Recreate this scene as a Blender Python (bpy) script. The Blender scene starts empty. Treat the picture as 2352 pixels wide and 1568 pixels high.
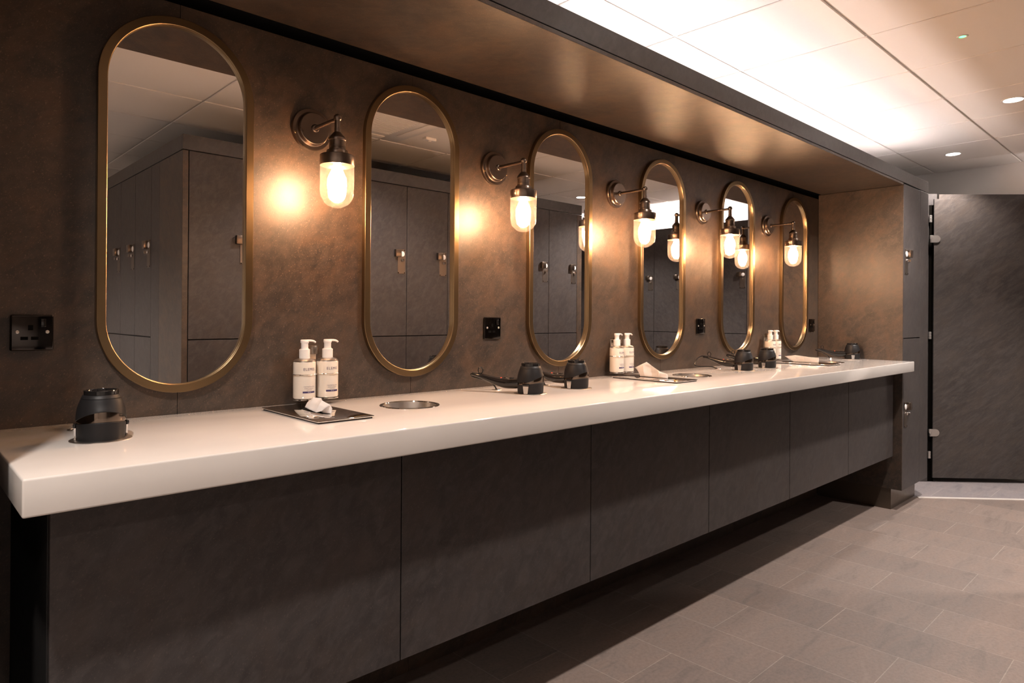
import bpy, bmesh, math, random
from mathutils import Vector, Matrix, noise
C = bpy.context.scene
COL = C.collection
PI = math.pi
rnd = random.Random(7)

# ------------------------------------------------------------------ materials
def new_mat(name):
    m = bpy.data.materials.new(name); m.use_nodes = True
    nt = m.node_tree; nt.nodes.clear()
    out = nt.nodes.new('ShaderNodeOutputMaterial')
    return m, nt, out
def N(nt, typ, **kw):
    n = nt.nodes.new(typ)
    for k, v in kw.items():
        if k in n.inputs.keys(): n.inputs[k].default_value = v
        else: setattr(n, k, v)
    return n
def bsdf(nt, out, col=(.8, .8, .8), rough=.5, metal=0.0, spec=.5):
    b = nt.nodes.new('ShaderNodeBsdfPrincipled')
    b.inputs['Base Color'].default_value = (*col, 1)
    b.inputs['Roughness'].default_value = rough
    b.inputs['Metallic'].default_value = metal
    b.inputs['Specular IOR Level'].default_value = spec
    nt.links.new(b.outputs[0], out.inputs[0])
    return b
def plain(name, col, rough=.5, metal=0.0, spec=.5, mottle=.06, scale=40):
    m, nt, out = new_mat(name); b = bsdf(nt, out, col, rough, metal, spec)
    tc = N(nt, 'ShaderNodeTexCoord'); nz = N(nt, 'ShaderNodeTexNoise', Scale=scale, Detail=3.0)
    nt.links.new(tc.outputs['Object'], nz.inputs['Vector'])
    mr = N(nt, 'ShaderNodeMapRange'); mr.inputs['To Min'].default_value = max(.02, rough - mottle); mr.inputs['To Max'].default_value = rough + mottle
    nt.links.new(nz.outputs['Fac'], mr.inputs['Value']); nt.links.new(mr.outputs[0], b.inputs['Roughness'])
    return m
def emit(name, col, s):
    m, nt, out = new_mat(name)
    e = N(nt, 'ShaderNodeEmission', Strength=s); e.inputs['Color'].default_value = (*col, 1)
    nt.links.new(e.outputs[0], out.inputs[0]); return m
def ramp(nt, pts):
    r = nt.nodes.new('ShaderNodeValToRGB')
    while len(r.color_ramp.elements) < len(pts): r.color_ramp.elements.new(.5)
    for e, (p, c) in zip(r.color_ramp.elements, pts):
        e.position = p; e.color = (*c, 1) if len(c) == 3 else c
    return r
def slate(name, dark, mid, fleck, rough=.4, spec=.5, bump=.12, rust=(.07, .043, .028)):
    """slate-look laminate: cloudy body, fine streaks that climb to the right, sparse flecks"""
    m, nt, out = new_mat(name); b = bsdf(nt, out, mid, rough, 0, spec); L = nt.links.new
    geo = N(nt, 'ShaderNodeNewGeometry')
    d = Vector((1, -1, 1)).normalized(); e1 = Vector((1, 1, 0)).normalized(); e2 = d.cross(e1)
    def streak(sl, sw, detail, off):
        cx = N(nt, 'ShaderNodeCombineXYZ')
        for i, (v, s) in enumerate(((d, sl), (e1, sw), (e2, sw))):
            dp = N(nt, 'ShaderNodeVectorMath', operation='DOT_PRODUCT'); dp.inputs[1].default_value = v * s
            L(geo.outputs['Position'], dp.inputs[0]); L(dp.outputs['Value'], cx.inputs[i])
        ad = N(nt, 'ShaderNodeVectorMath', operation='ADD'); ad.inputs[1].default_value = (off, off, off)
        L(cx.outputs[0], ad.inputs[0])
        n = N(nt, 'ShaderNodeTexNoise', Scale=1.0, Detail=detail, Roughness=.62, Distortion=.6); L(ad.outputs[0], n.inputs['Vector']); return n
    a = streak(9, 34, 8.0, 3.1); f = streak(54, 290, 3.0, 11.7); g = streak(2.2, 4.0, 7.0, 5.5); h = streak(26, 420, 2.0, 21.0)
    r1 = ramp(nt, [(.3, dark), (.7, mid)]); L(g.outputs['Fac'], r1.inputs[0])
    r2 = ramp(nt, [(.42, (0, 0, 0)), (.78, (1, 1, 1))]); L(a.outputs['Fac'], r2.inputs[0])
    mx = N(nt, 'ShaderNodeMixRGB', blend_type='MIX'); L(r2.outputs[0], mx.inputs[0]); L(r1.outputs[0], mx.inputs[1])
    mx.inputs[2].default_value = (*[min(1, c * 1.4) for c in mid], 1)
    r3 = ramp(nt, [(.60, (0, 0, 0)), (.72, (1, 1, 1))]); L(f.outputs['Fac'], r3.inputs[0])
    r4 = ramp(nt, [(.655, (0, 0, 0)), (.735, (1, 1, 1))]); L(h.outputs['Fac'], r4.inputs[0])
    sm = N(nt, 'ShaderNodeMath', operation='MAXIMUM'); L(r3.outputs[0], sm.inputs[0]); L(r4.outputs[0], sm.inputs[1])
    sc = N(nt, 'ShaderNodeMath', operation='MULTIPLY'); sc.inputs[1].default_value = .48; L(sm.outputs[0], sc.inputs[0])
    k = streak(6, 11, 7.0, 40.0); r5 = ramp(nt, [(.46, (0, 0, 0)), (.70, (1, 1, 1))]); L(k.outputs['Fac'], r5.inputs[0])
    s5 = N(nt, 'ShaderNodeMath', operation='MULTIPLY'); s5.inputs[1].default_value = .5; L(r5.outputs[0], s5.inputs[0])
    m0 = N(nt, 'ShaderNodeMixRGB'); L(s5.outputs[0], m0.inputs[0]); L(mx.outputs[0], m0.inputs[1]); m0.inputs[2].default_value = (*rust, 1)
    m2 = N(nt, 'ShaderNodeMixRGB'); L(sc.outputs[0], m2.inputs[0]); L(m0.outputs[0], m2.inputs[1]); m2.inputs[2].default_value = (*fleck, 1)
    L(m2.outputs[0], b.inputs['Base Color'])
    mr = N(nt, 'ShaderNodeMapRange'); mr.inputs['To Min'].default_value = rough - .06; mr.inputs['To Max'].default_value = rough + .1
    L(f.outputs['Fac'], mr.inputs['Value']); L(mr.outputs[0], b.inputs['Roughness'])
    bp = N(nt, 'ShaderNodeBump', Strength=bump, Distance=.004); L(f.outputs['Fac'], bp.inputs['Height']); L(bp.outputs[0], b.inputs['Normal'])
    return m

M = {}
M['slate_wall'] = slate('slate_laminate', (.020, .0152, .0125), (.053, .0372, .0275), (.27, .175, .11), .42, .6, .07, (.102, .056, .030))
M['slate_door'] = slate('slate_laminate_door', (.029, .0255, .0255), (.048, .042, .041), (.13, .10, .085), .44, .42, .04, (.054, .041, .035))
M['slate_cubicle'] = slate('slate_cubicle', (.034, .029, .027), (.054, .046, .043), (.15, .11, .08), .55, .3, .05, (.066, .050, .040))
M['slate_edge'] = slate('slate_edge', (.032, .028, .028), (.050, .045, .044), (.10, .085, .075), .40, .5, .03, (.05, .044, .04))
M['dark'] = plain('gap_shade', (.004, .0035, .003), .9, spec=0.0)  # near-black colour stands in for shade inside the gaps
M['carcass'] = plain('black_board', (.012, .011, .011), .6)
M['white_quartz'] = None
M['brass'] = plain('brushed_brass', (.26, .182, .10), .32, 1.0, mottle=.05)
M['bronze'] = plain('antique_bronze', (.20, .155, .125), .30, 1.0, mottle=.06)
M['chrome'] = plain('chrome', (.80, .78, .76), .04, 1.0, mottle=.015)
M['steel'] = plain('brushed_steel', (.66, .62, .58), .3, 1.0, mottle=.05)
M['satin'] = plain('satin_steel', (.66, .64, .62), .35, 1.0)
M['plate'] = plain('lock_plate_bronze', (.17, .14, .12), .45, 1.0)
M['black_nickel'] = plain('black_nickel', (.055, .048, .045), .1, 1.0, mottle=.03)
M['black_plastic'] = plain('matte_black_plastic', (.013, .0125, .0135), .46, spec=.28)
M['gloss_black'] = plain('gloss_black', (.012, .011, .011), .08, mottle=.03)
M['smoke_chrome'] = plain('smoked_chrome', (.16, .125, .10), .09, 1.0, mottle=.03)
M['socket_hole'] = plain('socket_hole', (.003, .003, .003), .8, spec=.05)
M['pump'] = plain('white_plastic', (.82, .80, .78), .35)
M['lotion'] = plain('cream_lotion_bottle', (.72, .66, .58), .16, mottle=.04)
M['print'] = plain('navy_print', (.03, .02, .10), .5)
M['print_light'] = plain('pale_print', (.75, .72, .75), .5)
M['taupe'] = plain('taupe_metal', (.30, .245, .20), .38, 1.0)
M['tissue'] = None
M['ceil'] = plain('ceiling_tile', (.84, .79, .745), .9, mottle=.03)
M['grid'] = plain('ceiling_grid', (.74, .70, .66), .6)
M['paint'] = plain('cream_paint', (.80, .76, .72), .8)
M['vent'] = plain('vent_white', (.78, .75, .72), .5)
M['disc'] = plain('white_disc', (.85, .82, .8), .4)
M['red'] = emit('red_led', (1, .08, .03), 2)
M['green'] = emit('green_led', (.10, 1, .25), 6)
M['bulb'] = emit('warm_filament_bulb', (1, .56, .30), 290)
M['down'] = emit('downlight_lens', (1, .93, .88), 60)
M['led'] = emit('led_tape', (1, .885, .86), 85)

m, nt, out = new_mat('mirror_glass'); bsdf(nt, out, (.87, .86, .85), .0, 1.0); M['mirror'] = m
# thin clear glass: see-through plus fresnel sheen
m, nt, out = new_mat('clear_glass')
lw = N(nt, 'ShaderNodeLayerWeight', Blend=.5); pw = N(nt, 'ShaderNodeMath', operation='POWER'); pw.inputs[1].default_value = 5.0
nt.links.new(lw.outputs['Facing'], pw.inputs[0]); fr = N(nt, 'ShaderNodeMath', operation='MULTIPLY_ADD'); fr.inputs[1].default_value = .6; fr.inputs[2].default_value = .04; nt.links.new(pw.outputs[0], fr.inputs[0]); tr = N(nt, 'ShaderNodeBsdfTransparent'); gl = N(nt, 'ShaderNodeBsdfGlossy', Roughness=.03)
tr.inputs[0].default_value = (.97, .95, .92, 1)
mx = N(nt, 'ShaderNodeMixShader'); nt.links.new(fr.outputs[0], mx.inputs[0]); nt.links.new(tr.outputs[0], mx.inputs[1]); nt.links.new(gl.outputs[0], mx.inputs[2])
tl = N(nt, 'ShaderNodeBsdfTranslucent'); tl.inputs[0].default_value = (.9, .88, .85, 1); m2 = N(nt, 'ShaderNodeMixShader'); m2.inputs[0].default_value = .012   # slight translucency added so the jar glows around the bulb
nt.links.new(mx.outputs[0], m2.inputs[1]); nt.links.new(tl.outputs[0], m2.inputs[2]); nt.links.new(m2.outputs[0], out.inputs[0]); M['glass'] = m
# quartz
m, nt, out = new_mat('white_quartz'); b = bsdf(nt, out, (.7, .66, .62), .07, 0, .5)
geo = N(nt, 'ShaderNodeNewGeometry'); nz = N(nt, 'ShaderNodeTexNoise', Scale=3.0, Detail=6.0); nt.links.new(geo.outputs['Position'], nz.inputs['Vector'])
r = ramp(nt, [(.3, (.62, .58, .545)), (.7, (.68, .645, .61))]); nt.links.new(nz.outputs['Fac'], r.inputs[0]); nt.links.new(r.outputs[0], b.inputs['Base Color'])
M['white_quartz'] = m
# tissue
m, nt, out = new_mat('tissue_paper'); b = bsdf(nt, out, (.88, .85, .83), .9, 0, .2)
tl = N(nt, 'ShaderNodeBsdfTranslucent'); tl.inputs[0].default_value = (.85, .82, .8, 1); mx = N(nt, 'ShaderNodeMixShader', ); mx.inputs[0].default_value = .3
nt.links.new(b.outputs[0], mx.inputs[1]); nt.links.new(tl.outputs[0], mx.inputs[2]); nt.links.new(mx.outputs[0], out.inputs[0]); M['tissue'] = m
# floor tiles
def tile_floor(name, c1, c2, rough, mortar):
    m, nt, out = new_mat(name); b = bsdf(nt, out, c1, rough, 0, .5); L = nt.links.new
    geo = N(nt, 'ShaderNodeNewGeometry'); sp = N(nt, 'ShaderNodeSeparateXYZ'); L(geo.outputs['Position'], sp.inputs[0])
    ax = N(nt, 'ShaderNodeMath', operation='ADD'); ax.inputs[1].default_value = -.983 + .3027 * 40
    ay = N(nt, 'ShaderNodeMath', operation='ADD'); ay.inputs[1].default_value = .565 + 6.0 - .0
    L(sp.outputs['X'], ax.inputs[0]); L(sp.outputs['Y'], ay.inputs[0])
    cb = N(nt, 'ShaderNodeCombineXYZ'); L(ay.outputs[0], cb.inputs[0]); L(ax.outputs[0], cb.inputs[1])
    br = N(nt, 'ShaderNodeTexBrick'); br.offset = .5; br.offset_frequency = 2; br.squash = 1.0
    br.inputs['Scale'].default_value = 1.0; br.inputs['Brick Width'].default_value = .6; br.inputs['Row Height'].default_value = .3027
    br.inputs['Mortar Size'].default_value = .0018; br.inputs['Mortar Smooth'].default_value = .2; br.inputs['Bias'].default_value = 0
    br.inputs['Color1'].default_value = (*c1, 1); br.inputs['Color2'].default_value = (*c2, 1); br.inputs['Mortar'].default_value = (*mortar, 1)
    L(cb.outputs[0], br.inputs['Vector'])
    mp = N(nt, 'ShaderNodeMapping'); mp.inputs['Rotation'].default_value = (0, 0, .5); mp.inputs['Scale'].default_value = (3.2, 11, 1); L(geo.outputs['Position'], mp.inputs[0])
    nz = N(nt, 'ShaderNodeTexNoise', Scale=1.0, Detail=8.0, Roughness=.65, Distortion=1.2); L(mp.outputs[0], nz.inputs['Vector'])
    rr = ramp(nt, [(.25, (.55, .54, .54)), (.45, (.95, .93, .92)), (.58, (1, .93, .89)), (.78, (1.25, 1.22, 1.2))]); L(nz.outputs['Fac'], rr.inputs[0])
    mu = N(nt, 'ShaderNodeMixRGB', blend_type='MULTIPLY'); mu.inputs[0].default_value = .75; L(br.outputs['Color'], mu.inputs[1]); L(rr.outputs[0], mu.inputs[2])
    L(mu.outputs[0], b.inputs['Base Color'])
    n2 = N(nt, 'ShaderNodeTexNoise', Scale=70.0, Detail=6.0, Roughness=.7); L(geo.outputs['Position'], n2.inputs['Vector'])
    r2 = ramp(nt, [(.3, (.72, .71, .70)), (.55, (1, 1, 1)), (.75, (1.15, 1.12, 1.1))]); L(n2.outputs['Fac'], r2.inputs[0])
    m3 = N(nt, 'ShaderNodeMixRGB', blend_type='MULTIPLY'); m3.inputs[0].default_value = .8; L(mu.outputs[0], m3.inputs[1]); L(r2.outputs[0], m3.inputs[2]); L(m3.outputs[0], b.inputs['Base Color'])
    ad = N(nt, 'ShaderNodeMath', operation='ADD'); L(nz.outputs['Fac'], ad.inputs[0]); L(n2.outputs['Fac'], ad.inputs[1])
    bp = N(nt, 'ShaderNodeBump', Strength=.25, Distance=.006); L(ad.outputs[0], bp.inputs['Height']); L(bp.outputs[0], b.inputs['Normal'])
    return m
M['floor'] = tile_floor('slate_floor_tile', (.19, .154, .137), (.235, .188, .165), .5, (.33, .285, .25))
M['wet'] = tile_floor('wet_area_tile', (.27, .25, .26), (.30, .275, .285), .4, (.45, .42, .40))

# ------------------------------------------------------------------ mesh helpers
class MB:
    def __init__(s): s.bm = bmesh.new()
    def box(s, x0, x1, y0, y1, z0, z1, bev=0, seg=2):
        t = bmesh.new(); bmesh.ops.create_cube(t, size=1)
        for v in t.verts: v.co = Vector(((x0 + x1) / 2 + v.co.x * (x1 - x0), (y0 + y1) / 2 + v.co.y * (y1 - y0), (z0 + z1) / 2 + v.co.z * (z1 - z0)))
        if bev: bmesh.ops.bevel(t, geom=list(t.edges), offset=bev, segments=seg, profile=.5, affect='EDGES')
        s.add(t); return s
    def add(s, t, mat=None):
        if mat is not None: bmesh.ops.transform(t, matrix=mat, verts=t.verts)
        me = bpy.data.meshes.new('t'); t.to_mesh(me); t.free(); s.bm.from_mesh(me); bpy.data.meshes.remove(me)
    def grid(s, rows, closeu=False, cap0=False, cap1=False):
        vs = [[s.bm.verts.new(p) for p in r] for r in rows]; n = len(rows[0])
        for a, b in zip(vs, vs[1:]):
            for i in range(n if closeu else n - 1):
                j = (i + 1) % n
                try: s.bm.faces.new((a[i], a[j], b[j], b[i]))
                except ValueError: pass
        if cap0: s.bm.faces.new(list(reversed(vs[0])))
        if cap1: s.bm.faces.new(vs[-1])
        return s
    def lathe(s, prof, n=32, axis='z', org=(0, 0, 0), cap0=True, cap1=True):
        rows = []
        for r, h in prof:
            row = []
            for i in range(n):
                a = 2 * PI * i / n; c, q = r * math.cos(a), r * math.sin(a)
                p = (c, q, h) if axis == 'z' else ((c, h, -q) if axis == 'y' else (h, c, q))
                row.append((p[0] + org[0], p[1] + org[1], p[2] + org[2]))
            rows.append(row)
        return s.grid(rows, True, cap0, cap1)
    def sweep(s, path, rad, n=10, up=(0, 0, 1), cap=True):
        """rad: list of (side, vertical) half sizes or floats"""
        P = [Vector(p) for p in path]; rows = []; prev = None
        for i, p in enumerate(P):
            t = (P[min(i + 1, len(P) - 1)] - P[max(i - 1, 0)]).normalized()
            if prev is None:
                u = Vector(up); u = (u - t * u.dot(t))
                if u.length < 1e-4: u = Vector((1, 0, 0)) - t * t.x
            else: u = prev - t * prev.dot(t)
            u.normalize(); prev = u; w = t.cross(u)
            r = rad[i] if isinstance(rad, (list, tuple)) else rad
            a, b = r if isinstance(r, (list, tuple)) else (r, r)
            rows.append([tuple(p + w * (a * math.cos(2 * PI * k / n)) + u * (b * math.sin(2 * PI * k / n))) for k in range(n)])
        return s.grid(rows, True, cap, cap)
    def prism(s, pts, h0, h1, axis='z'):
        f = {'z': lambda p, h: (p[0], p[1], h), 'y': lambda p, h: (p[0], h, p[1]), 'x': lambda p, h: (h, p[0], p[1])}[axis]
        a = [s.bm.verts.new(f(p, h0)) for p in pts]; b = [s.bm.verts.new(f(p, h1)) for p in pts]; n = len(pts)
        s.bm.faces.new(a); s.bm.faces.new(list(reversed(b)))
        for i in range(n): s.bm.faces.new((a[i], b[i], b[(i + 1) % n], a[(i + 1) % n]))
        return s
    def xf(s, mat): bmesh.ops.transform(s.bm, matrix=mat, verts=s.bm.verts); return s
    def build(s, name, mat, parent=None, ang=35):
        bmesh.ops.recalc_face_normals(s.bm, faces=s.bm.faces)
        me = bpy.data.meshes.new(name); s.bm.to_mesh(me); s.bm.free()
        for m_ in (mat if isinstance(mat, list) else [mat]): me.materials.append(m_)
        for p in me.polygons: p.use_smooth = True
        me.set_sharp_from_angle(angle=math.radians(ang))
        o = bpy.data.objects.new(name, me); COL.objects.link(o)
        if parent: o.parent = parent
        return o
def catmull(pts, k=8):
    P = [Vector(p) for p in pts]; P = [2 * P[0] - P[1]] + P + [2 * P[-1] - P[-2]]; r = []
    for i in range(1, len(P) - 2):
        for j in range(k):
            t = j / k; a, b, c, d = P[i - 1:i + 3]
            r.append(.5 * ((2 * b) + (c - a) * t + (2 * a - 5 * b + 4 * c - d) * t * t + (3 * b - a - 3 * c + d) * t ** 3))
    return r + [P[-2]]
def tag(o, label, cat, group=None):
    o['label'] = label; o['category'] = cat
    if group: o['group'] = group
    return o
def thing(name, label, cat, loc=(0, 0, 0), rz=0, group=None):
    o = bpy.data.objects.new(name, None); COL.objects.link(o); o.location = loc; o.rotation_euler = (0, 0, rz); o.empty_display_size = .05
    return tag(o, label, cat, group)
def kids(o): return [c for c in bpy.data.objects if c.parent == o]
def dup(root, loc, rz=None, label=None):
    r = root.copy(); COL.objects.link(r); r.location = loc
    if rz is not None: r.rotation_euler = (0, 0, rz)
    if label: r['label'] = label
    for ch in kids(root):
        c = ch.copy(); COL.objects.link(c); c.parent = r
        for g in kids(ch):
            d = g.copy(); COL.objects.link(d); d.parent = c
    return r
def struct(o): o['kind'] = 'structure'; return o
ORD = ['first', 'second', 'third', 'fourth', 'fifth', 'sixth', 'seventh', 'eighth', 'ninth', 'tenth']

# ------------------------------------------------------------------ key dimensions (metres)
ZC = .997            # counter top
XL, XR = -.428, 4.316
YC = -.622           # counter front
YP = -.552           # tall locker / canopy front
XE = 4.868           # right end of tall locker
ZS, ZF0, ZF1 = 2.163, 2.181, 2.259
H = 2.525            # ceiling
XW = 5.95            # far wall
PITCH = .78
MZ0, MZ1, MW = 1.058, 2.090, .2014

# ------------------------------------------------------------------ room shell
fb = MB()
P = [(-2.0, .05), (5.35, .05), (4.271, .05), (4.8, -.506), (5.352, -1.092), (XW, -1.092), (XW, -4.6), (-2.0, -4.6)]
bm = fb.bm
def face(pts, mi):
    f = bm.faces.new([bm.verts.new((x, y, 0)) for x, y in pts]); f.material_index = mi
face([(-2.0, .05), (-2.0, -4.6), (XW, -4.6), (XW, -1.092), (5.352, -1.092), (4.8, -.506), (4.29, .05)], 0)
face([(4.29, .05), (4.8, -.506), (5.352, -1.092), (XW, -1.092), (XW, .05)], 1)
struct(fb.build('floor', [M['floor'], M['wet']]))
t = MB(); dv = Vector((.552, -.586, 0)).normalized(); nv = Vector((-dv.y, dv.x, 0)) * -1
a = Vector((4.8, -.506, 0)); b = Vector((5.352, -1.092, 0))
t.prism([(a.x, a.y), (b.x, b.y), (b.x + nv.x * .03, b.y + nv.y * .03), (a.x + nv.x * .03, a.y + nv.y * .03)], 0, .004)
struct(t.build('trim_1', plain('pale_threshold', (.62, .57, .53), .4)))

# vanity wall: slate panels with fine vertical joints behind each mirror, on a backing coloured black as the shade in the gaps
w = MB()
edges = [-2.0, -.78] + [PITCH * i for i in range(6)] + [XR + .002]
for x0, x1 in zip(edges, edges[1:]): w.box(x0 + .0008, x1 - .0008, 0, .018, 0, 2.134)
struct(w.build('wall_back', M['slate_wall']))
struct(MB().box(-2.0, XW, .0185, .12, 0, H + .05).build('wall_back_lining', M['dark'])).name = 'wall_backing'
struct(MB().box(XW, XW + .1, -4.6, .12, 0, H + .05).build('wall_right', M['paint']))
struct(MB().box(-2.1, -2.0, -4.6, .12, 0, H + .05).build('wall_left', M['paint']))
struct(MB().box(-2.1, XW + .1, -4.7, -4.6, 0, H + .05).build('wall_front', M['paint']))

# ceiling: lay-in tiles on a T-grid
c = MB(); c.box(-2.0, XW, -4.6, .02, H + .004, H + .05)
gx = [2.56 + .598 * k for k in range(-8, 7)]; gy = [-.322 - .598 * k for k in range(-1, 9)]
tiles = MB()
def clip(a, lo, hi): return max(lo, min(hi, a))
for i in range(len(gx) - 1):
    for j in range(len(gy) - 1):
        x0, x1 = clip(gx[i], -2, XW), clip(gx[i + 1], -2, XW); y1, y0 = clip(gy[j], -4.6, 0), clip(gy[j + 1], -4.6, 0)
        if x1 - x0 < .03 or y1 - y0 < .03: continue
        tiles.box(x0 + .0055, x1 - .0055, y0 + .0055, y1 - .0055, H - .004, H + .0035, .003, 1)
ce = struct(tiles.build('ceiling', M['ceil']))
struct(c.build('ceiling_grid', M['grid'])).name = 'trim_2'

# ------------------------------------------------------------------ locker parts
def lock_parts(door, x, z, yf, mirror=1):
    """door lock: plate, catch to its right, white number disc, key barrel; on a face looking toward -y at y=yf"""
    MB().box(x - .031, x + .031, yf - .003, yf, z - .085, z + .085, .0015, 1).build('lock_plate', M['plate'], door)
    b = MB(); b.box(x + .012, x + .058, yf - .026, yf - .003, z + .030, z + .080, .003, 2)
    b.build('lock_catch', M['bronze'], door)
    MB().lathe([(.0, -.0), (.018, 0), (.018, -.003), (.016, -.004), (0, -.004)], 24, 'y', (x - .006, yf - .003, z + .052), False, False).build('number_disc', M['disc'], door)
    k = MB(); k.lathe([(.0105, 0), (.0105, -.010), (.008, -.013), (0, -.013)], 20, 'y', (x - .004, yf - .003, z + .008), False, False)
    k.box(x - .005, x - .003, yf - .03, yf - .015, z - .001, z + .017, .0006, 1)
    k.build('key_barrel', M['chrome'], door)
    for dx, dz in ((-.025, -.078), (.025, -.078), (-.025, .078)):
        MB().lathe([(.0035, 0), (.0035, -.0015), (0, -.002)], 10, 'y', (x + dx, yf - .003, z + dz), False, False).build('rivet', M['black_nickel'], door)
def locker_column(name, label, w, depth, z0, zsplit, z1, lockx, zl, loc, rz, group, edge=.002):
    """origin at the front left foot, front looks toward local -y"""
    t = thing(name, label, 'locker', loc, rz, group)
    MB().box(.0, w, .02, depth, z0, z1 + .004).build('carcass', M['carcass'], t)
    for a, b, zk in ((z0, zsplit - .003, zl[0]), (zsplit + .003, z1, zl[1])):
        d = MB().box(edge, w - edge, 0, .019, a, b, .0012, 1).build('door', M['slate_door'], t)
        lock_parts(d, lockx, zk, 0)
    return t

# right tall locker: full carcass with side panel, filler and plinth
def pier(label, loc):
    t = thing('tall_locker', label, 'locker', loc)
    W = XE - XR
    MB().box(.0, .018, .0, -YP - .001, .137, 2.162, .001, 1).build('side_panel', M['slate_wall'], t)
    MB().box(.019, W - .001, .022, -YP - .001, .137, 2.175).build('carcass', M['carcass'], t)
    for a, b, zk in ((.1375, 1.142, .636), (1.148, 2.172, 1.656)):
        d = MB().box(.006, .366, -.0005, .02, a, b, .0012, 1).build('door', M['slate_door'], t)
        lock_parts(d, .062, zk, -.0005)
    MB().box(.370, W, 0, .02, .1375, 2.176, .0012, 1).build('filler_panel', M['slate_door'], t)
    MB().box(0.003, .012, .066, -YP - .002, 0, .136).box(.012, W - .04, .066, .08, 0, .136, .001, 1).build('plinth', plain('bronze_plinth', (.11, .085, .065), .3, .6), t)
    return t
tl = pier('tall slate locker tower with two doors at the far end of the counter', (XR, YP, 0))
dup(tl, (-.47 - (XE - XR), YP, 0), label='tall slate locker tower beyond the near left end of the counter')

# ------------------------------------------------------------------ overhead canopy with LED tape on top
cx0 = -.47 - (XE - XR)
t = thing('overhead_canopy', 'long dark slate canopy running above the row of oval mirrors', 'canopy', (0, 0, ZS))
MB().box(-.469, XR - .001, YP, -.022, 0, .0145, .0008, 1).build('soffit_panel', M['slate_wall'], t)
MB().box(cx0, XE, YP + .001, YP + .019, ZF0 - ZS, ZF1 - ZS, .001, 1).build('fascia_board', M['slate_edge'], t)
MB().box(cx0, XE, YP + .0195, .0, .0155, .0205).build('top_board', M['carcass'], t)
led = tag(MB().box(-.35, 4.72, -.385, -.370, ZS + .0208, ZS + .030).build('led_strip', M['led']), 'glowing LED tape hidden on top of the canopy behind its fascia', 'light strip')

# ------------------------------------------------------------------ countertop with three round chute holes
BINS = [(.593, -.266), (2.226, -.256), (3.770, -.288)]; BR = .085
def ring_pts(cx, cy, r, n=48): return [(cx + r * math.cos(2 * PI * i / n), cy + r * math.sin(2 * PI * i / n)) for i in range(n)]
ct = MB().box(XL, XR - .0005, YC, -.0008, ZC - .066, ZC, .004, 3)
top = ct.build('countertop', M['white_quartz'])
for (bx, by) in BINS:
    cut = MB().lathe([(BR, ZC - .2), (BR, ZC + .1)], 64, 'z', (bx, by, 0)).build('cutter', M['dark'])
    md = top.modifiers.new('b', 'BOOLEAN'); md.object = cut; md.operation = 'DIFFERENCE'; md.solver = 'EXACT'
    dg = bpy.context.evaluated_depsgraph_get(); me = bpy.data.meshes.new_from_object(top.evaluated_get(dg))
    top.modifiers.clear(); top.data = me; bpy.data.objects.remove(cut)
for p in top.data.polygons: p.use_smooth = True
top.data.set_sharp_from_angle(angle=math.radians(35))
tag(top, 'long white quartz countertop running the length of the vanity', 'countertop')

# vanity cabinets
CW = .7794; CX1 = XR - .012
for k in range(6):
    x0 = CX1 - CW * (6 - k)
    nm = ['leftmost', 'second from left', 'third from left', 'fourth from left', 'fifth from left', 'rightmost'][k]
    t = thing('vanity_cabinet', f'wall-hung dark slate cabinet under the counter, {nm} of the six', 'cabinet', (x0, -.501, .36), 0, 'wall-hung cabinets under the counter')
    MB().box(.001, CW - .001, .021, .499, .012, .5695).build('carcass', M['carcass'], t)
    MB().box(.0022, CW - .0022, 0, .02, 0, .566, .001, 1).build('door', M['slate_door'], t)
# pale chute bins
for i, (bx, by) in enumerate(BINS):
    lb = ['round steel waste chute set in the counter right of the nearest tissue plate', 'round steel waste chute set in the middle of the counter',
          'round steel waste chute at the far end of the counter'][i]
    t = thing('waste_chute', lb, 'bin', (bx, by, ZC), 0, 'waste chutes set in the counter')
    MB().lathe([(BR - .002, .0), (BR - .001, .0022), (BR + .003, .0028), (BR + .007, .0018), (BR + .0075, .0004), (BR - .002, .0003)], 64, cap0=False, cap1=False).build('rim', M['chrome'], t)
    MB().lathe([(BR - .0015, .001), (BR - .004, -.012), (BR - .016, -.064), (.0, -.064)], 64, cap0=False, cap1=False).build('liner', M['steel'], t)

# ------------------------------------------------------------------ mirrors
def stadium(w, z0, z1, n=40):
    p = []
    for i in range(n + 1):
        a = PI * i / n; p.append((w * math.cos(a), z1 - w + w * math.sin(a)))
    for i in range(n + 1):
        a = PI + PI * i / n; p.append((w * math.cos(a), z0 + w + w * math.sin(a)))
    return p
def mirror(i):
    nm = ['largest and nearest pill-shaped brass-framed mirror above the near end of the counter', 'second brass-framed pill mirror from the left', 'third brass-framed pill mirror from the left',
          'fourth brass-framed pill mirror from the left', 'fifth brass-framed pill mirror from the left', 'farthest and smallest-looking brass-framed pill mirror beside the tall locker'][i]
    return nm
def make_mirror():
    t = thing('wall_mirror', mirror(0), 'mirror', (0, 0, MZ0), 0, 'brass-framed mirrors along the wall')
    hh = MZ1 - MZ0; f = MB(); rows = []
    # (inset, y): outer back, outer front, front face, inner lip, second step, glass line
    for ins, y in ((0, -.001), (0, -.0185), (.0012, -.0198), (.0212, -.0198), (.0224, -.0188), (.0228, -.0135), (.0240, -.0128), (.0243, -.0055), (.0243, -.001)):
        rows.append([(x, y, z) for x, z in stadium(MW - ins, ins, hh - ins)])
    rows.append(rows[0])
    f.grid(rows, True); f.build('frame', M['brass'], t, 30)
    g = MB(); pts = stadium(MW - .024, .024, hh - .024)
    g.prism(pts, -.0060, -.0022, 'y'); g.build('mirror_glass', M['mirror'], t)
    return t
m0 = make_mirror()
for i in range(1, 6): dup(m0, (PITCH * i, 0, MZ0), label=mirror(i))

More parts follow.
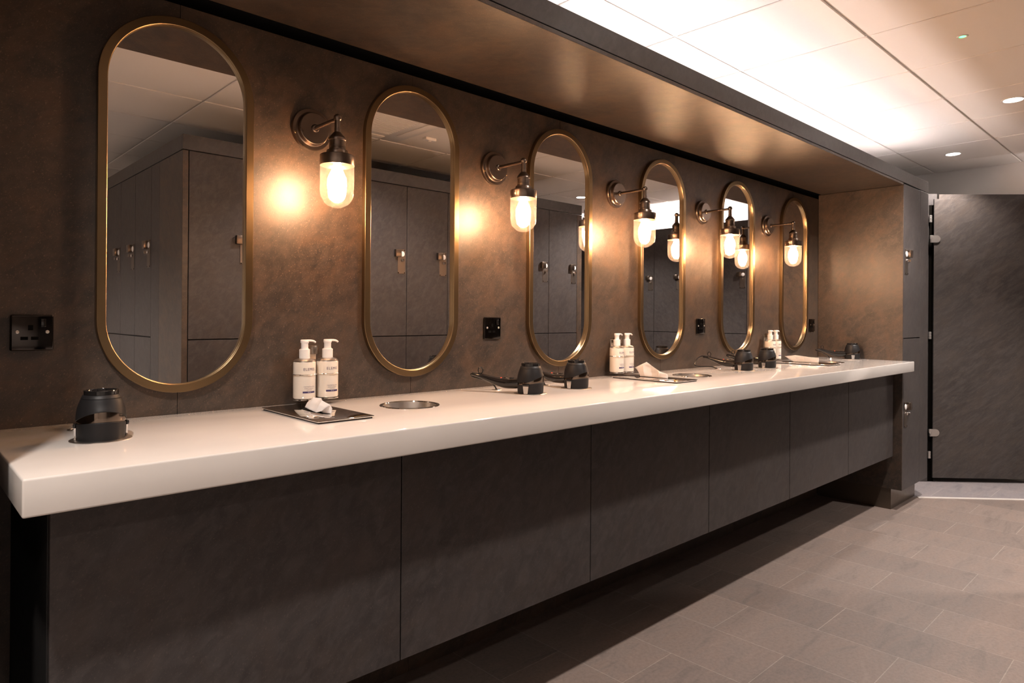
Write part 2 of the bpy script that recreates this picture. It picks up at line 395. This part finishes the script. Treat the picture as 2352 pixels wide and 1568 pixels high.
# ------------------------------------------------------------------ wall sconces
SX = [.39 + PITCH * i for i in range(5)]
SN = ['nearest bronze wall lamp with a clear glass jar, between the first two mirrors', 'second bronze wall lamp from the left, between second and third mirror', 'middle bronze wall lamp, between third and fourth mirror',
      'fourth bronze wall lamp from the left, between fourth and fifth mirror', 'farthest bronze wall lamp, between the last two mirrors']
def make_sconce():
    """origin on the wall at arm height; lamp hangs at y=-.173"""
    t = thing('wall_lamp', SN[0], 'wall lamp', (SX[0], 0, 1.862), 0, 'bronze wall lamps between the mirrors')
    yl = -.173
    MB().lathe([(.066, -.0005), (.066, -.010), (.0645, -.0125), (.0545, -.0135), (.0515, -.0165), (.0495, -.0285), (.0475, -.0305), (0, -.0305)], 64, 'y', cap0=True, cap1=False).build('backplate', M['bronze'], t)
    for a in (-.3, PI + .3 + .0):
        MB().lathe([(.0045, -.013), (.0045, -.0155), (.003, -.0165), (0, -.0165)], 14, 'y', (.0595 * math.cos(a), 0, .0595 * math.sin(a)), False, False).build('screw', M['brass'], t)
    a = MB().lathe([(.0125, -.030), (.0125, -.034), (.010, -.037), (.0062, -.038), (.0058, yl + .006)], 24, 'y', cap0=False)
    a.build('arm', M['bronze'], t)
    e = MB(); tb = bmesh.new(); bmesh.ops.create_uvsphere(tb, u_segments=24, v_segments=14, radius=.0118); e.add(tb, Matrix.Translation((0, yl, .003)))
    e.lathe([(.0085, -.004), (.0085, -.028), (.0095, -.029), (.0095, -.040), (.013, -.043), (.013, -.045)], 24, org=(0, yl, 0), cap0=False)
    e.build('elbow', M['bronze'], t)
    h = MB().lathe([(.0100, -.040), (.0155, -.046), (.0235, -.056), (.0250, -.060), (.0250, -.064), (.0235, -.066), (.0235, -.082), (.0246, -.083), (.0246, -.086), (.0236, -.087), (.0236, -.089), (.0246, -.090), (.0246, -.094), (.0300, -.095), (.0310, -.097), (.0310, -.110)], 40, org=(0, yl, 0), cap1=False)
    h.build('lamp_holder', M['bronze'], t)
    MB().lathe([(.030, -.1095), (.0490, -.1095), (.0508, -.1112), (.0508, -.1400), (.0500, -.1412), (.0486, -.1412), (.0482, -.1300), (.0300, -.118)], 48, org=(0, yl, 0), cap0=False, cap1=False).build('shade_collar', M['bronze'], t)
    pr = [(.0488, -.132), (.0500, -.137), (.0500, -.150)]
    pr += [(.0496, -.205)] + [(.0496 * math.cos(q), -.2190 - .0485 * math.sin(q)) for q in [PI / 2 * k / 12 for k in range(12)]] + [(0, -.2675)]
    MB().lathe(pr, 48, org=(0, yl, 0), cap0=False, cap1=False).build('glass_jar', M['glass'], t, 80)
    bl = MB().lathe([(.010, -.128), (.012, -.142), (.018, -.158), (.0270, -.178), (.0285, -.200), (.0235, -.226), (.012, -.240), (0, -.244)], 14, org=(0, yl, 0), cap1=False)
    bl.build('bulb', M['bulb'], t, 80)
    return t
s0 = make_sconce()
for i in range(1, 5): dup(s0, (SX[i], 0, 1.862), label=SN[i])

# ------------------------------------------------------------------ power sockets
def make_socket():
    t = thing('power_socket', SO[0], 'socket', (-.333, 0, 1.2265), 0, 'black nickel sockets on the wall')
    h = .0435
    MB().box(-h, h, -.0085, -.0003, -h, h, .0035, 3).build('face_plate', M['black_nickel'], t)
    for s in (-1, 1):
        k = MB().lathe([(.0042, 0), (.0042, -.0012), (.003, -.0018), (0, -.0018)], 16, 'y', (s * .0302, -.0085, .002), False, False)
        k.build('screw', M['steel'], t)
    sw = MB(); sw.box(.0165, .0275, -.0125, -.0085, .014, .034, .0012, 2); sw.xf(Matrix.Rotation(.0, 4, 'X')); sw.build('rocker_switch', M['gloss_black'], t)
    MB().box(-.0085, .0015, -.0092, -.0084, .006, .0185, .0003, 1).build('pin_slot', M['socket_hole'], t)
    for x in (-.016, .005): MB().box(x - .0075, x + .0075, -.0092, -.0084, -.0175, -.0095, .0003, 1).build('pin_slot', M['socket_hole'], t)
    return t
SO = ['black nickel power socket at the far left, left of the nearest mirror', 'black nickel power socket between the second and third mirror', 'black nickel power socket between the fourth and fifth mirror', 'black nickel power socket in the corner past the last mirror']
k0 = make_socket()
for lb, x in zip(SO[1:], (1.166, 2.722, 4.203)): dup(k0, (x, 0, 1.2265), label=lb)

# ------------------------------------------------------------------ lotion bottles on wall brackets
def text_mesh(body, size, bend_r, z, bold=0):
    cu = bpy.data.curves.new('txt', 'FONT'); cu.body = body; cu.size = size; cu.align_x = 'CENTER'; cu.align_y = 'CENTER'; cu.offset = bold; cu.resolution_u = 2; cu.space_character = 1.08
    o = bpy.data.objects.new('txt', cu); COL.objects.link(o)
    dg = bpy.context.evaluated_depsgraph_get(); me = bpy.data.meshes.new_from_object(o.evaluated_get(dg))
    bpy.data.objects.remove(o); bpy.data.curves.remove(cu)
    t = bmesh.new(); t.from_mesh(me); bpy.data.meshes.remove(me)
    bmesh.ops.triangulate(t, faces=t.faces)
    for v in t.verts:
        a = v.co.x / bend_r; v.co = Vector((bend_r * math.sin(a), -bend_r * math.cos(a), z + v.co.y))
    return t
BRD = .0335
BZ = 1.0175
def make_bottle():
    t = thing('lotion_bottle', BL[0], 'bottle', (.3515, -.052, BZ), 0, 'pump bottles on wall brackets')
    r = BRD
    MB().lathe([(0, .001), (r - .004, 0), (r - .001, .0012), (r, .004), (r, .110), (r - .001, .1125)], 48, cap0=False, cap1=False).build('bottle_body', M['lotion'], t)
    MB().lathe([(r - .001, .1125), (r - .0015, .1165), (r - .006, .1205), (.020, .1225), (.0155, .124)], 48, cap0=False, cap1=True).build('clear_shoulder', M['steel'], t)
    MB().lathe([(.0163, .1205), (.0163, .1500), (.0155, .1508), (.0130, .1510), (.0130, .1530)], 32, cap0=False).build('pump_collar', M['pump'], t)
    p = MB().lathe([(.0112, .1512), (.0108, .1560), (.0108, .1690), (.0118, .1705)], 28, cap0=False)
    p.lathe([(.0118, .1705), (.0125, .1720), (.0125, .1790), (.0110, .1805), (0, .1808)], 28, cap0=False, cap1=False)
    path = catmull([(0, 0, .1768), (.016, -.002, .1772), (.027, -.0035, .1758), (.0335, -.0042, .1715)], 5)
    n = len(path); p.sweep(path, [(.0075 - .0030 * i / n, .0040 - .0012 * i / n) for i in range(n)], 12)
    p.build('pump_head', M['pump'], t, 45)
    L = MB(); L.add(text_mesh('ELEMIS', .0118, r + .0003, .0905, 0)); L.build('brand_print', M['print'], t); L = MB()
    L.add(text_mesh('revitalise-me', .0062, r + .0003, .0385, 0)); L.add(text_mesh('HAND & BODY', .0042, r + .0003, .0325, 0)); L.add(text_mesh('LOTION', .0042, r + .0003, .0280, 0))
    L.build('product_print', M['print'], t)
    B = MB(); rows = []
    for zz in (.0185, .0240): rows.append([((r + .0003) * math.sin(q), -(r + .0003) * math.cos(q), zz) for q in [(-.60 + 1.20 * k / 16) for k in range(17)]])
    B.grid(rows); B.build('purple_band', M['print'], t)
    T = MB(); T.add(text_mesh('250 ml', .0036, r + .0005, .0212)); T.build('band_print', M['print_light'], t)
    return t
BL = ['white pump lotion bottle, left one of the nearest wall bracket', 'white pump lotion bottle, right one of the nearest wall bracket', 'white pump lotion bottle, left one of the middle wall bracket',
      'white pump lotion bottle, right one of the middle wall bracket', 'white pump lotion bottle, left one of the farthest wall bracket', 'white pump lotion bottle, right one of the farthest wall bracket']
BC = [.3885, 1.945, 3.502]
b0 = make_bottle()
for k in range(1, 6): dup(b0, (BC[k // 2] + (-.0385 if k % 2 == 0 else .0385), -.052, BZ), label=BL[k])
b0.location = (BC[0] - .0385, -.052, BZ)
def make_bracket():
    t = thing('bottle_bracket', 'chrome wall bracket holding the nearest pair of lotion bottles', 'bracket', (BC[0], 0, BZ), 0, 'chrome bottle brackets on the wall')
    MB().lathe([(.020, .134), (.0205, .136), (.0205, .158), (.0195, .160), (0, .160)], 32, org=(0, -.024, 0), cap1=False).build('fixing_cover', M['taupe'], t)
    MB().box(-.024, .024, -.0045, -.0008, .0, .150, .001, 1).build('wall_plate', M['satin'], t)
    for s in (-1, 1):
        x = s * .0385
        pts = [(x + (BRD + .0035) * math.cos(a), -.052 + (BRD + .0035) * math.sin(a), .0745) for a in [2 * PI * k / 40 for k in range(41)]]
        MB().sweep(pts, .0015, 8).build('retaining_ring', M['chrome'], t)
        MB().lathe([(BRD + .001, -.0042), (BRD + .002, -.0035), (BRD + .002, -.0006), (0, -.0006)], 40, org=(x, -.052, 0), cap1=False).build('tray', M['chrome'], t)
    MB().box(-.0395, .0395, -.0165, -.0045, .0730, .0760, .0008, 1).box(-.036, .036, -.022, -.0045, -.0042, -.0012, .0008, 1).build('support_bar', M['chrome'], t)
    return t
r0 = make_bracket()
dup(r0, (BC[1], 0, BZ), label='chrome wall bracket holding the middle pair of lotion bottles')
dup(r0, (BC[2], 0, BZ), label='chrome wall bracket holding the farthest pair of lotion bottles')

# ------------------------------------------------------------------ tissue plates and tissues
TP = [(.2865, -.253), (1.905, -.260), (3.495, -.265)]
def make_plate():
    t = thing('tissue_dispenser', 'flat chrome tissue plate on the counter in front of the nearest bottles', 'tissue box', (TP[0][0], TP[0][1], ZC), 0, 'chrome tissue plates on the counter')
    hx, hy = .0825, .172
    MB().box(-hx + .004, hx - .004, -hy + .004, hy - .004, 0.0002, .004).build('base', M['black_nickel'], t)
    MB().box(-hx, hx, -hy, hy, .0042, .0085, .0018, 2).build('cover_plate', M['chrome'], t)
    sl = MB(); n = 20; pts = [(.018 * math.cos(2 * PI * k / 32), .078 * math.sin(2 * PI * k / 32)) for k in range(32)]
    sl.prism(pts, .0080, .0088); sl.build('slot', M['socket_hole'], t)
    return t
p0 = make_plate()
dup(p0, (*TP[1], ZC), label='flat chrome tissue plate in the middle of the counter')
dup(p0, (*TP[2], ZC), label='flat chrome tissue plate near the far end of the counter')
def lin(pts, k):
    P = [Vector(p) for p in pts]; o = []
    for a, b in zip(P, P[1:]): o += [a.lerp(b, j / k) for j in range(k)]
    return o + [P[-1]]
def make_tissue(label, loc, ctrl, seed, amp=.0022):
    """ctrl: rows from the slot upward, each a polyline of (x,y,z) in local metres, all with the same count; creases stay crisp"""
    cols = list(zip(*[lin(r, 5) for r in ctrl])); grid = list(zip(*[lin(c, 5) for c in cols])); out = []
    for i, r in enumerate(grid):
        k = min(1, i / 5)
        out.append([tuple(p + Vector((noise.noise(p * 45 + Vector((seed, 0, 0))), noise.noise(p * 45 + Vector((0, seed, 9))), .5 * noise.noise(p * 50 + Vector((5, seed, 0))))) * amp * k) for p in r])
    o = MB().grid(out).build('tissue', M['tissue'], None, 24); o.location = loc
    md = o.modifiers.new('s', 'SOLIDIFY'); md.thickness = .0004
    return tag(o, label, 'tissue', 'tissues pulled up from the plates')
z0 = .0092
make_tissue('crumpled white tissue poking up from the nearest chrome plate', (TP[0][0], TP[0][1], ZC), [
    [(.002, .056, z0), (-.005, .020, z0), (.005, -.015, z0), (-.004, -.050, z0), (.002, -.084, z0)],
    [(.003, .040, .026), (-.008, .014, .030), (.008, -.018, .031), (-.006, -.050, .030), (.003, -.087, .024)],
    [(.002, .018, .046), (-.006, .000, .047), (.004, -.022, .0455), (-.008, -.048, .043), (.000, -.080, .034)],
    [(-.012, .020, .034), (-.016, .000, .034), (-.013, -.025, .034), (-.018, -.052, .032), (-.010, -.076, .027)],
    [(-.024, .020, .019), (-.026, .000, .018), (-.025, -.026, .015), (-.027, -.054, .013), (-.018, -.070, .018)]], 3)
make_tissue('tall white tissue fanned up from the middle chrome plate', (TP[1][0], TP[1][1], ZC), [
    [(.002, .074, z0), (-.005, .046, z0), (.005, .015, z0), (-.004, -.028, z0), (.002, -.072, z0)],
    [(.003, .086, .026), (-.010, .048, .034), (.008, .012, .028), (-.007, -.030, .020), (.003, -.072, .016)],
    [(.000, .098, .044), (-.010, .050, .062), (.006, .006, .052), (-.008, -.034, .036), (.002, -.070, .026)],
    [(-.003, .102, .047), (-.008, .034, .077), (.002, .000, .053), (-.006, -.036, .039), (.001, -.068, .030)]], 8)
make_tissue('long low white tissue spread over the farthest chrome plate', (TP[2][0], TP[2][1], ZC), [
    [(.002, .076, z0), (-.005, .050, z0), (.005, .012, z0), (-.004, -.034, z0), (.002, -.072, z0)],
    [(.003, .104, .022), (-.010, .055, .026), (.008, .018, .024), (-.008, -.030, .022), (.003, -.074, .020)],
    [(-.002, .126, .038), (-.012, .062, .044), (.004, .022, .041), (-.010, -.026, .038), (.000, -.076, .036)],
    [(-.006, .132, .041), (-.014, .060, .051), (.000, .022, .047), (-.012, -.026, .043), (-.003, -.076, .041)]], 15)

# ------------------------------------------------------------------ hair dryers in their holders
DN = ['at the near left end of the counter', 'left one of the pair below the third mirror', 'right one of the pair below the third mirror',
      'left one of the pair below the fifth mirror', 'right one of the pair below the fifth mirror', 'alone at the far end by the tall locker']
# position, heading of the handle (angle from +x)
DR = [((-.245, -.292), 84), ((1.105, -.283), 121), ((1.368, -.272), 103), ((2.722, -.262), 98), ((3.000, -.256), 100), ((4.245, -.262), 122)]
def zsplit(a): return .036 + .006 * math.cos(a)           # holder rim, a=0 points away from the handle
def zband(a): return .0430 + .0215 * (max(0, math.cos(a)) ** 1.3) - .004 * max(0, -math.cos(a))
def rev(f, n=56): return [[f(j, 2 * PI * i / n) for i in range(n)] for j in range(1)]
def ring(rfun, zfun, n=64): return [(-rfun * math.cos(2 * PI * i / n), -rfun * math.sin(2 * PI * i / n), zfun(2 * PI * i / n)) for i in range(n)]
def make_holder():
    t = thing('dryer_holder', 'black counter holder ' + DN[0], 'dryer holder', (0, 0, ZC), 0, 'dryer holders on the counter')
    MB().lathe([(.0605, 0), (.0605, .0014), (.0595, .0020), (0, .0020)], 56, cap1=False).build('base_disc', M['steel'], t)
    g = MB(); g.grid([ring(.0455, lambda a: .0021), ring(.0468, lambda a: .010), ring(.0480, lambda a: zsplit(a) - .001), ring(.0470, lambda a: zsplit(a)), ring(.0440, lambda a: zsplit(a)), ring(.0430, lambda a: .004)], True)
    g.build('cup', M['black_plastic'], t)
    for an in (174, 6):
        c = MB(); c.prism([(-.0075, .003), (.0075, .003), (.0105, .029), (-.0105, .029)], -.0502, -.0470, 'y'); c.xf(Matrix.Rotation(math.radians(an), 4, 'Z')); c.build('clip', M['chrome'], t)
        e = MB().box(-.0125, .0125, -.0525, -.0470, .0292, .0385, .002, 2); e.xf(Matrix.Rotation(math.radians(an), 4, 'Z')); e.build('catch', M['gloss_black'], t)
    return t
def make_dryer(cord):
    t = thing('hair_dryer', 'black hair dryer ' + DN[0], 'hair dryer', (0, 0, ZC), 0, 'hair dryers standing in holders')
    n = 64
    b = MB(); b.grid([ring(.0475, lambda a: zband(a) + .0002), ring(.0483, lambda a: zband(a) + .0012), ring(.0475, lambda a: max(zband(a) + .004, .060)), ring(.0455, lambda a: .0715), ring(.0418, lambda a: .0835), ring(.0392, lambda a: .0905), ring(.0384, lambda a: .0909), ring(.0384, lambda a: .0917), ring(.0388, lambda a: .0920), ring(.0360, lambda a: .0985), ring(.0345, lambda a: .0995), ring(.031, lambda a: .0995)], True)
    b.grid([ring(.0440, lambda a: .012), ring(.0440, lambda a: zsplit(a) + .001)], True, True, False)
    b.build('body', M['black_plastic'], t)
    MB().grid([ring(.0425, lambda a: zsplit(a) + .0006), ring(.0470, lambda a: zsplit(a) + .0008), ring(.0476, lambda a: (zsplit(a) + zband(a)) / 2), ring(.0472, lambda a: zband(a)), ring(.043, lambda a: zband(a))], True).build('glossy_band', M['smoke_chrome'], t)
    MB().lathe([(.0335, .0985), (.0340, .1080), (.0330, .1092), (.0300, .1094), (.0292, .1080), (.0288, .1000), (0, .0985)], 56, cap0=False, cap1=False).build('intake_ring', M['gloss_black'], t)
    g = MB()
    for q in range(-3, 4):
        yy = q * .0075; xx = math.sqrt(.0285 ** 2 - yy ** 2); g.box(-xx, xx, yy - .0012, yy + .0012, .1015, .1035)
    g.build('intake_grille', M['black_plastic'], t)
    # handle runs along +x in local space
    hp = catmull([(.030, 0, .037), (.060, 0, .034), (.095, 0, .034), (.130, 0, .040), (.165, 0, .050), (.195, 0, .0585), (.222, 0, .064)], 5)
    hr = [(.0185, .0180), (.0200, .0195), (.0195, .0190), (.0165, .0150), (.0130, .0110), (.0105, .0082), (.0075, .0066)]
    k = len(hp); rr = []
    for i in range(k):
        f = i / (k - 1) * 6; a = int(min(5, f)); u = f - a; rr.append((hr[a][0] * (1 - u) + hr[a + 1][0] * u, hr[a][1] * (1 - u) + hr[a + 1][1] * u))
    MB().sweep(hp, rr, 20).build('handle', M['gloss_black'], t, 60)
    MB().sweep([(.048, 0, .0375)] + [(p.x, p.y, p.z + .6 * r_[1]) for p, r_ in list(zip(hp, rr))[8:24]], .0052, 10).build('handle_inlay', M['smoke_chrome'], t, 60)
    lp = [(.190 + .012 * math.sin(a) * .75, 0, .0745 - .0115 * math.cos(a) + .003) for a in [2 * PI * q / 20 for q in range(21)]]
    MB().sweep(lp, .0022, 8, up=(0, 1, 0)).build('hanging_loop', M['gloss_black'], t, 60)
    for x, mt in ((.070, 'gloss_black'), (.092, 'smoke_chrome')):
        MB().box(x - .008, x + .008, -.006, .006, .0505, .0550, .0015, 2).build('button', M[mt], t)
    MB().box(.108, .113, -.002, .002, .0515, .0545, .0008, 1).build('indicator', M['red'], t)
    MB().sweep(catmull(cord, 7), .0030, 10).build('cord', M['gloss_black'], t, 60)
    return t
tip = (.216, 0, .0625)
h0 = make_holder(); d0 = None
for i, ((x, y), ang) in enumerate(DR):
    rz = math.radians(ang)
    gx_, gy_ = x - .015, -.118                              # cord hole in the counter
    g = thing('cable_grommet', 'small cord hole behind the hair dryer ' + DN[i], 'grommet', (gx_, gy_, ZC), 0, 'cord holes in the counter')
    MB().lathe([(.0125, .0004), (.013, .0018), (.0180, .0018), (.0190, .0003)], 28, cap0=False, cap1=False).build('rim', M['steel'], g)
    MB().lathe([(.0128, .0005), (0, .0005)], 28, cap0=False, cap1=False).build('hole', M['socket_hole'], g)
    inv = Matrix.Rotation(-rz, 3, 'Z'); q = inv @ Vector((gx_ - x, gy_ - y, 0))
    lim = min(.250, (-.010 - y) / max(.3, math.sin(rz)))    # keep the cord off the wall
    cord = [tip, (.228, -.003, .062), (.226, -.012, .053), (.200, -.015, .046), (.5 * (q.x + .200), q.y * .6 - .014, .030), (q.x + .012, q.y - .003, .016), (q.x, q.y, .001)]
    if i == 3: cord = [tip, (.228, .012, .066), (.240, .050, .050), (.236, .085, .022), (.215, .075, .013), (q.x + .025, q.y + .03, .012), (q.x, q.y, .001)]
    d = make_dryer(cord); d.location = (x, y, ZC); d.rotation_euler = (0, 0, rz); d['label'] = 'black hair dryer ' + DN[i]
    if i == 0: h0.location = (x, y, ZC); h0.rotation_euler = (0, 0, rz)
    else: dup(h0, (x, y, ZC), rz, 'black counter holder of the hair dryer ' + DN[i])
h0['label'] = 'black counter holder of the hair dryer ' + DN[0]

# ------------------------------------------------------------------ lockers across the aisle (seen in the mirrors)
YB = -1.882; BX0, BX1 = .582, 3.884; BZ0, BZS, BZ1 = .14, 1.133, 2.165
for k in range(9):
    x0 = .614 + .3565 * k
    locker_column('locker', f'dark slate locker facing the mirrors, {ORD[k]} from the aisle corner', .3565, .40, BZ0, BZS, BZ1, .046, (.62, 1.645), (x0 + .3565, YB, 0), PI, 'lockers facing the mirrors')
tag(MB().box(BX0, .612, YB - .41, YB, 0, BZ1, .001, 1).build('end_panel', M['slate_wall']), 'narrow slate end panel at the corner of the lockers facing the mirrors', 'panel')
tag(MB().box(3.824, BX1, YB - .41, YB, 0, BZ1, .001, 1).build('end_panel', M['slate_wall']), 'slate end panel at the far end of the lockers facing the mirrors', 'panel')
for k in range(5):
    y0 = -2.453 - .352 * k
    locker_column('locker', f'dark slate locker in the side passage, {ORD[k]} from the aisle corner', .352, .35, BZ0, BZS, BZ1, .046, (.62, 1.64), (BX0, y0, 0), -PI / 2, 'lockers in the side passage')
tag(MB().box(BX0, BX0 + .02, -2.452, YB - .4105, 0, BZ1, .001, 1).build('blank_panel', M['slate_door']), 'wide blank slate panel beside the side passage lockers', 'panel')
t = thing('locker_cornice', 'dark slate cornice board along the top of the locker block', 'cornice', (0, 0, BZ1 + .005))
MB().box(BX0, BX1, YB - .02, YB, .0, .082, .001, 1).build('front_board', M['slate_edge'], t)
MB().box(BX0, BX0 + .02, -4.2, YB - .0205, .0, .082, .001, 1).build('side_board', M['slate_edge'], t)
MB().box(BX0 + .021, BX1, -4.2, YB - .021, .060, .080).build('top_board', M['carcass'], t)
tag(MB().box(.62, 3.82, -4.2, YB - .05, 0, .138).build('locker_plinth', M['carcass']), 'recessed black plinth under the block of lockers', 'plinth')
for k in range(7):
    y0 = -1.281 - .3695 * k
    locker_column('locker', f'dark slate locker on the far wall, {ORD[k]} from the shower corner', .3695, .225, BZ0, 1.113, 2.165, .046, (.62, 1.66), (5.72, y0, 0), -PI / 2, 'lockers on the far wall')
tag(MB().box(5.72, 5.74, -3.87, -1.281, 2.1658, 2.259, .001, 1).build('locker_cornice', M['slate_edge']), 'dark slate cornice board above the far wall lockers', 'cornice')
tag(MB().box(5.72, 5.94, -1.279, -1.20, .0, 2.259, .001, 1).build('end_panel', M['slate_wall']), 'slate end panel of the far wall lockers next to the shower', 'panel')
tag(MB().box(5.76, XW - .002, -3.87, -1.281, .0, .138).build('locker_plinth', M['carcass']), 'recessed black plinth under the far wall lockers', 'plinth')
tag(MB().box(5.78, 5.80, -3.8, -1.35, 2.176, 2.19).build('led_strip', M['led']), 'glowing LED tape hidden on top of the far wall lockers', 'light strip')

# ------------------------------------------------------------------ corner shower cubicle set at 45 degrees
ca = -math.radians(45.86)
t = thing('cubicle_door', 'dark slate cubicle door with two silver hinges behind the tall locker', 'door', (5.388, -.4525, 0), ca)
MB().box(.0, .765, -.006, .007, .035, 2.215, .001, 1).build('door_panel', M['slate_cubicle'], t)
for z in (1.9015, .3875):
    h = MB(); pts = [(-.030, -.028), (.018, -.028)] + [(.018 + .028 * math.sin(a), -.028 * math.cos(a)) for a in [PI * k / 14 for k in range(1, 14)]] + [(.018, .028), (-.030, .028)]
    h.prism([(p[0], p[1] + z) for p in pts], -.0125, -.0062, 'y')
    h.lathe([(.006, z - .028), (.006, z - .004)], 16, org=(-.024, -.013, 0)).box(-.034, -.012, -.016, -.0062, z + .002, z + .028, .001, 1)
    h.lathe([(.0035, -.0127), (.0035, -.0135), (0, -.0138)], 12, 'y', (.030, 0, z), False, False)
    h.build('hinge', M['satin'], t)
t = thing('cubicle_frame', 'dark slate post and head rail framing the corner cubicle door', 'cubicle frame', (5.388, -.4525, 0), ca)
MB().box(-.30, -.030, .012, .035, .0, 2.257, .001, 1).build('post', M['slate_door'], t)
MB().box(-.115, .045, .0355, .045, 2.172, 2.262, .001, 1).build('corner_plate', M['slate_edge'], t)
MB().box(.047, .765, .012, .035, 2.178, 2.254, .001, 1).build('head_rail', M['slate_cubicle'], t)
MB().box(-.0295, .020, .020, .034, .0, 2.17).build('gap_shade_strip', M['dark'], t)  # added black strip, paints the shade seen through the door gap
for z in (2.0615, 1.1475, .213):
    b = MB()
    for q in range(3): b.box(-.031, -.013, -.002, .012, z - .028 + q * .019, z - .028 + q * .019 + .0175, .001, 1)
    b.build('hinge_block', M['satin'], t)

# ------------------------------------------------------------------ ceiling fittings
def downlight(label, x, y, r=.045, mat='down'):
    t = thing('downlight', label, 'downlight', (x, y, H), 0, 'recessed ceiling downlights')
    MB().lathe([(r, -.003), (r + .002, -.0085), (r + .010, -.0085), (r + .013, -.0045), (r + .013, -.0042)], 40, cap0=False, cap1=False).build('trim_ring', M['vent'], t)
    MB().lathe([(r, -.0055), (0, -.0055)], 32, cap0=False, cap1=False).build('lens', M[mat], t)
    return t
DL = [(-.77, -1.19), (1.63, -1.19), (4.05, -1.185), (5.262, -.609), (-.95, -3.1), (4.7, -2.6)]
for (x, y), lb in zip(DL, ['round ceiling downlight behind the camera over the near left end', 'round ceiling downlight above the middle of the aisle', 'bright round ceiling downlight near the right edge of the photo',
        'small bright round downlight in the ceiling before the shower cubicle', 'round ceiling downlight over the side passage', 'round ceiling downlight in the aisle at the end of the lockers']):
    downlight(lb, x, y)
t = thing('indicator_light', 'tiny green glowing indicator set in a ceiling tile', 'indicator light', (2.853, -1.209, H))
MB().lathe([(.013, -.004), (.015, -.0075), (.020, -.0075), (.0225, -.0045)], 32, cap0=False, cap1=False).build('bezel', M['vent'], t)
MB().lathe([(.0135, -.0046), (0, -.0062)], 24, cap0=False, cap1=False).build('green_lens', M['green'], t)
t = thing('air_conditioner', 'white ceiling air conditioner cassette above the aisle', 'air conditioner', (1.63, -1.62, H))
b = MB(); hw = .42; b.box(-hw, hw, -hw, hw, -.026, -.0042, .006, 2); b.build('fascia', M['vent'], t)
g = MB()
for q in range(21): g.box(-.25, .25, -.25 + q * .025 - .008, -.25 + q * .025 + .008, -.033, -.0262, .001, 1)
g.build('intake_grille', M['grid'], t)
for q in range(4):
    l = MB().box(-.26, .26, -.375, -.315, -.0335, -.0262, .003, 2); l.xf(Matrix.Rotation(q * PI / 2, 4, 'Z')); l.build('louvre', M['ceil'], t)
t = thing('ceiling_sensor', 'small white sensor box on the ceiling beside the air conditioner', 'sensor', (2.19, -1.833, H))
MB().box(-.045, .045, -.022, .022, -.024, -.0042, .004, 2).build('housing', M['disc'], t)
MB().lathe([(.014, -.0242), (.012, -.031), (0, -.034)], 20, cap0=False, cap1=False).build('sensor_dome', M['vent'], t)

# ------------------------------------------------------------------ lights
def spot(x, y, p, size=130, blend=.6, col=(1, .895, .825), rad=.04):
    l = bpy.data.lights.new('downlight_beam', 'SPOT'); l.energy = p; l.spot_size = math.radians(size); l.spot_blend = blend; l.color = col; l.shadow_soft_size = rad
    o = bpy.data.objects.new('downlight_beam', l); COL.objects.link(o); o.location = (x, y, H - .02); return o
for (x, y), p in zip(DL, (130, 150, 235, 100, 210, 190)): spot(x, y, p)
w = bpy.data.worlds.new('World'); C.world = w; w.use_nodes = True
w.node_tree.nodes['Background'].inputs[0].default_value = (.9, .75, .65, 1); w.node_tree.nodes['Background'].inputs[1].default_value = .02

# ------------------------------------------------------------------ camera
yaw, pit, rol = [math.radians(a) for a in (46.6313, .0813, .406)]
F = Vector((math.cos(yaw) * math.cos(pit), math.sin(yaw) * math.cos(pit), math.sin(pit)))
R = Vector((math.sin(yaw), -math.cos(yaw), 0)); U = R.cross(F)
R2 = R * math.cos(rol) + U * math.sin(rol); U2 = U * math.cos(rol) - R * math.sin(rol)
cd = bpy.data.cameras.new('camera'); cam = bpy.data.objects.new('camera', cd); COL.objects.link(cam)
mw = Matrix((R2, U2, -F)).transposed().to_4x4(); mw.translation = Vector((-.5997, -1.9878, 1.2751)); cam.matrix_world = mw
cd.sensor_width = 36; cd.lens = 1533.08 / 2352 * 36; cd.shift_y = -60.37 / 2352; cd.clip_start = .02
C.camera = cam
C.view_settings.view_transform = 'Standard'; C.view_settings.look = 'None'; C.view_settings.gamma = 1; C.view_settings.use_curve_mapping = False
C.view_settings.exposure = 0.0
C.cycles.max_bounces = 8; C.cycles.diffuse_bounces = 4; C.cycles.glossy_bounces = 4; C.cycles.transparent_max_bounces = 8
C.cycles.sample_clamp_indirect = 0; C.cycles.use_denoising = True; C.cycles.caustics_reflective = True
